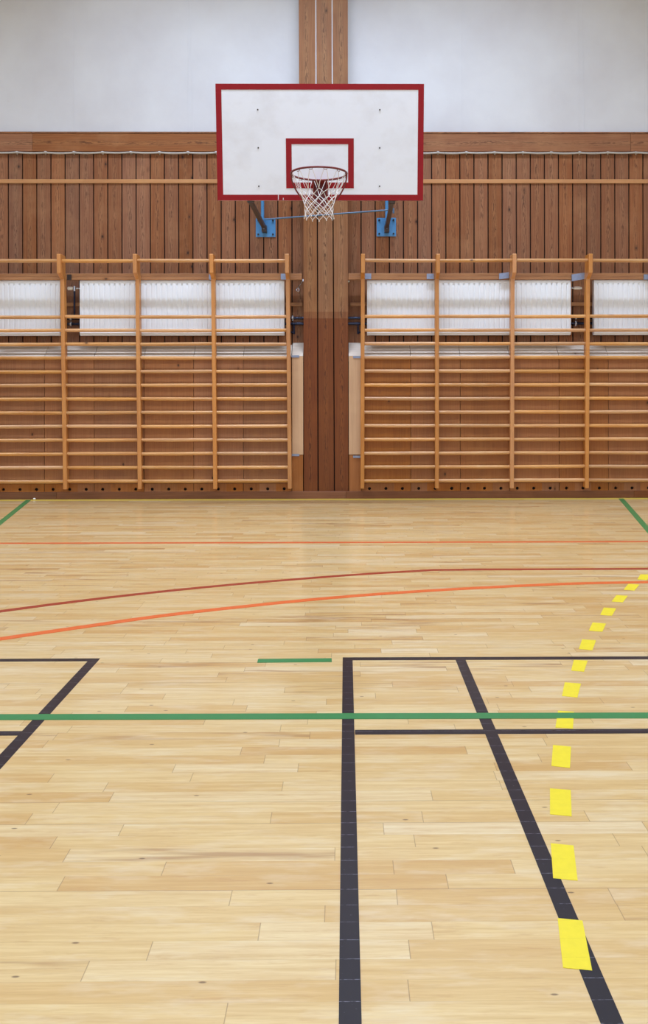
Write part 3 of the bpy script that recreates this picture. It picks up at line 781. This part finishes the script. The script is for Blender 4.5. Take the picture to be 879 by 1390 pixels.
# cable under the header board
for nm, x0, x1, ph in (('left', XL+.1, PL-.01, W(20.5, 206, 8.69).x), ('right', PR+.01, XR-.1, W(595, 206, 8.69).x)):
    z = W(200, 207.0, 8.74).z; sp_ = 38.5/(FPX/8.74); bm = NB(); pts = []; x = x0
    k0 = math.ceil((x0-ph)/sp_)
    n = 260
    for i in range(n+1):
        x = x0+(x1-x0)*i/n; t = ((x-ph)/sp_) % 1
        pts.append((x, 8.742, z-.006*math.sin(math.pi*t)+.002*math.sin(x*5)))
    tube(bm, pts, .0095, 8)
    cb = finish('cable', bm, M['cable'], smooth=True); tag(cb, 'pale cable clipped under the header board on the %s side' % nm, 'cable')
    bm = NB(); k = k0
    while ph+k*sp_ < x1-.05:
        x = ph+k*sp_; k += 1
        if abs(x) > 4.4 or x < x0+.05: continue
        bm = NB(); tube(bm, [(x-.012, 8.740, z+.002), (x+.012, 8.740, z-.002)], .0125, 8); box(bm, (x-.004, 8.742, z-.018), (x+.004, 8.76, z+.015))
        finish('clip', bm, M['cable'], cb)

# pale removable boards beside the pilaster
for nm, x0, x1, bx0, bx1, by0, by1 in (('left', EL+.004, PL-.004, 395.3, 406, 482.3, 616.2), ('right', PR+.004, ER-.004, 479, 489.7, 483.2, 618.6)):
    bm = NB(); box(bm, (x0, PANEL, zE), (x1, PANEL+.018, CZ0+.005))
    r = tag(finish('end_board', bm, M['pale'], bevel=.002), 'pale pine board standing upright against the %s side of the pilaster' % nm, 'board')
    P = [(PANEL, CZ0+.006), (PANEL+.018, CZ0+.006), (CLADY-.002, CZ1), (CLADY-.002, CZ1+.02)]
    bm = NB(); extr(bm, P, 'x', x0, x1); c = finish('sloping_top', bm, M['cap'], r); c['label'] = 'sloping top coloured lighter as if lit from above'
    for yy in (by0, by1):
        a, b = W(bx0, yy, PANEL-.006), W(bx1, yy+3.0, PANEL-.006)
        bm = NB(); box(bm, (a.x, PANEL-.006, b.z), (b.x, PANEL-.0005, a.z)); m = ((a.x+b.x)/2); tube(bm, [(m-.02, PANEL-.006, (a.z+b.z)/2), (m-.02, PANEL-.009, (a.z+b.z)/2)], .005, 8)
        c = finish('strap', bm, M['steel'], r); c['label'] = 'grey steel strap'

# small fittings by the pilaster
bm = NB(); a, b = W(411, 380.5, 8.66), W(404.5, 390.5, 8.70)
tube(bm, [a, b], .004, 8)
ring = [b+Vector((.013*math.cos(t_*math.pi/6)-.004, 0, .018*math.sin(t_*math.pi/6)-.02)) for t_ in range(12)]
tube(bm, ring, .0035, 6, closed=True)
box(bm, (a.x-.004, 8.655, a.z-.01), (a.x+.01, CLADY-.02, a.z+.01))
tag(finish('hook', bm, M['chrome'], smooth=True), 'small bright metal hook hanging left of the pilaster under the rail', 'hook')
bm = NB(); c = W(472.6, 381, 8.66); tube(bm, [c+Vector((-.004, 0, -.006)), c+Vector((.012, 0, -.006))], .007, 10)
box(bm, (c.x, 8.66, c.z-.010), (c.x+.008, CLADY, c.z-.002))
tag(finish('plug', bm, M['plasticw'], smooth=True), 'tiny white cap under the rail at the right side of the pilaster', 'cap')

# ------------------------------------------------------------ floor markings
def strip(name, pts, wid, m, label, z, cat='floor line', group=None):
    """painted strip following points on the floor"""
    bm = NB(); pts = [Vector((p[0], p[1], 0)) for p in pts]; L_, R_ = [], []
    for i, p in enumerate(pts):
        d = (pts[min(i+1, len(pts)-1)]-pts[max(i-1, 0)]).normalized(); n = Vector((-d.y, d.x, 0))*wid/2
        L_.append(p+n); R_.append(p-n)
    for zz in (z, ):
        A = [bm.verts.new((p.x, p.y, zz)) for p in L_]; B = [bm.verts.new((p.x, p.y, zz)) for p in R_]
        A0 = [bm.verts.new((p.x, p.y, 0.0001)) for p in L_]; B0 = [bm.verts.new((p.x, p.y, 0.0001)) for p in R_]
        for i in range(len(pts)-1):
            bm.faces.new((A[i], B[i], B[i+1], A[i+1])); bm.faces.new((A[i], A[i+1], A0[i+1], A0[i])); bm.faces.new((B[i+1], B[i], B0[i], B0[i+1])); bm.faces.new((A0[i], A0[i+1], B0[i+1], B0[i]))
        for i in (0, -1): bm.faces.new((A[i], A0[i], B0[i], B[i]))
    bmesh.ops.recalc_face_normals(bm, faces=bm.faces[:])
    o = finish(name, bm, m); tag(o, label, cat, group); return o
def seg(p, q, ext0=0, ext1=0):
    d = (q-p).normalized(); return [p-d*ext0, q+d*ext1]
def crm(P, n=10):
    out = []; P = [2*P[0]-P[1]]+P+[2*P[-1]-P[-2]]
    for i in range(1, len(P)-2):
        for k in range(n):
            t = k/n; a, b, c, d = P[i-1:i+3]
            out.append(.5*((2*b)+(c-a)*t+(2*a-5*b+4*c-d)*t*t+(3*b-a-3*c+d)*t**3))
    out.append(P[-2]); return out
ZB, ZR, ZY, ZG = .0006, .0009, .0012, .0016
A_ = lambda px, py: F(px, py)
xa, xb_, xc = -.0124+.0203, .467, -1.027
yt, yl = F(600, 893.9), F(600, 993.5); ytl, yll = F(60, 896), F(10, 995.6)
strip('court_line', [(F(464.9, 894).x, yt.y), (F(879, 894).x+3, F(879, 893.8).y)], .038, M['navy'], 'long navy line with the yellow dashes crossing just below it, upper of the right pair', ZB)
strip('court_line', [(.028, yl.y), (F(879, 993).x+3, F(879, 993.2).y)], .038, M['navy'], 'navy cross line on the right, just in front of the green line', ZB)
ctop = F(127.3, 896)
strip('court_line', [(ctop.x+.02, ytl.y), (-6, ytl.y-.01)], .036, M['navy'], 'navy line on the left behind the green line, ending at a corner', ZB)
strip('court_line', [(ctop.x-.02, yll.y), (-6, yll.y)], .036, M['navy'], 'short navy line at the left picture edge in front of the green line', ZB)
p, q = F(471.6, 896), F(474.4, 1299)
strip('court_line', seg(p, q, 0.0, 3.5), .0405, M['navy'], 'navy line running straight towards the viewer near the middle', ZB+.0002)
p, q = F(624.8, 896), F(771, 1247)
strip('court_line', seg(p, q, 0.0, 3.5), .0405, M['navy'], 'navy line slanting down to the yellow dashes at lower right', ZB+.0002)
p, q = F(127.3, 896), F(35.3, 996)
strip('court_line', seg(p, q, 0.0, 5), .041, M['navy'], 'navy line slanting off the left picture edge from its corner', ZB+.0002)
strip('court_line', seg(F(0, 973.7), F(879, 971.4), 3, 3), .050, M['green'], 'long green line crossing the whole floor over the navy lines', ZG)
strip('court_line', seg(F(349.5, 897.3), F(450, 896.3)), .046, M['green'], 'short green dash left of the navy corner in the middle', ZG)
strip('court_line', [F(38.8, 678.8), F(0, 710.0), F(0, 710.0)+(F(0, 710)-F(38.8, 678.8)).normalized()*4], .05, M['green'], 'green line leading from the wall off the left picture edge', ZG+.0003)
strip('court_line', [F(842.5, 677), F(879, 719.0), F(879, 719)+(F(879, 719)-F(842.5, 677)).normalized()*3.6], .05, M['green'], 'green line leading from the wall off the right picture edge', ZG+.0003)
strip('court_line', seg(F(0, 737.6), F(879, 735.2), 3, 3), .048, M['tomato'], 'thin straight orange red line nearest the wall', ZR)
P = [F(-60, 839.5)]+[F(*p_) for p_ in ((0, 830), (110, 815.6), (220, 803), (330, 792.3), (440, 783.3), (512, 778.2), (588, 773.8))]
c = crm(P)+[F(660, 773.1), F(879, 772.2), F(1100, 771.2)]
strip('court_line', c, .047, M['brick'], 'dark brick red line curving in from the left then running straight to the right', ZR)
P = [F(-60, 877)]+[F(*p_) for p_ in ((0, 867.5), (110, 851.5), (220, 836), (330, 823.5), (440, 812.5), (550, 804), (660, 797.6), (770, 792.6), (879, 790.4), (960, 790.4))]
strip('court_line', crm(P), .050, M['orange'], 'bright orange curved line, the nearer of the two long curves', ZG)
strip('court_line', [(XL, 8.548), (XR, 8.548)], .10, M['yline'], 'thin yellow line along the foot of the baseboard', ZR)
T = [((756.4,1246.9),(790.1,1250.2),(803.3,1318),(763.7,1314)), ((747.1,1145.1),(778,1148.2),(783.6,1195.6),(750.3,1192.6)),
 ((746.1,1070.6),(774.2,1072.8),(775.5,1108.4),(746.1,1105.6)), ((750.1,1011.6),(774.7,1013.9),(773.2,1042.7),(748,1039.8)),
 ((757,965),(778.7,966.5),(777.2,989.2),(753.4,987.7)), ((766,926.5),(788.1,928.2),(783.3,947),(762.3,944.9)),
 ((778.4,896),(797.2,897),(792.2,912),(774.7,910.3)), ((789.7,868.1),(808.6,869.4),(803.6,882.8),(785.2,881.1)),
 ((803.9,845.2),(822.1,846.7),(817.1,857.7),(798.7,856.2)), ((819.1,825),(835.8,826),(830.1,836),(814.1,834.8)),
 ((836.3,808),(851.5,809),(845,817.8),(829.6,816.6)), ((852.5,792.6),(867.5,793.6),(860.7,801.8),(846,800.6)),
 ((869,779.7),(883,780.2),(878,787.4),(864.5,786.6))]
TL = ['nearest yellow tape dash, lying across the slanting navy line at the bottom', 'yellow tape dash touching the right edge of the slanting navy line, second nearest',
 'yellow tape dash third from the nearest, clear of all lines', 'yellow tape dash just in front of the navy cross line, fourth from the nearest',
 'yellow tape dash with the green line painted over it', 'yellow tape dash next behind the green line',
 'yellow tape dash touching the front edge of the rear navy line', 'yellow tape dash next behind the rear navy line, eighth from the nearest',
 'yellow tape dash ninth from the nearest, second behind the rear navy line', 'yellow tape dash third behind the rear navy line',
 'yellow tape dash second in front of the orange curve', 'yellow tape dash just in front of the orange curve',
 'farthest yellow tape dash, between the orange curve and the brick red line']
for q, lab in zip(T, TL):
    bm = NB(); c = [F(*p_) for p_ in q]
    A = [bm.verts.new((p.x, p.y, ZY)) for p in c]; B = [bm.verts.new((p.x, p.y, .0001)) for p in c]
    bm.faces.new(A); bm.faces.new(B[::-1])
    for i in range(4): bm.faces.new((A[i], A[(i+1) % 4], B[(i+1) % 4], B[i]))
    bmesh.ops.recalc_face_normals(bm, faces=bm.faces[:])
    tag(finish('tape_dash', bm, M['ytape']), lab, 'floor tape', 'yellow tape dashes curving over the floor')
bm = NB(); c = F(49.2, 677.5); bmesh.ops.create_icosphere(bm, subdivisions=2, radius=.011, matrix=Matrix.Translation((c.x, 8.58, .0095)) @ Matrix.Diagonal((1.2, .9, .85, 1)))
tag(finish('crumb', bm, M['plasticw'], smooth=True), 'tiny white crumb on the floor by the left baseboard', 'crumb')
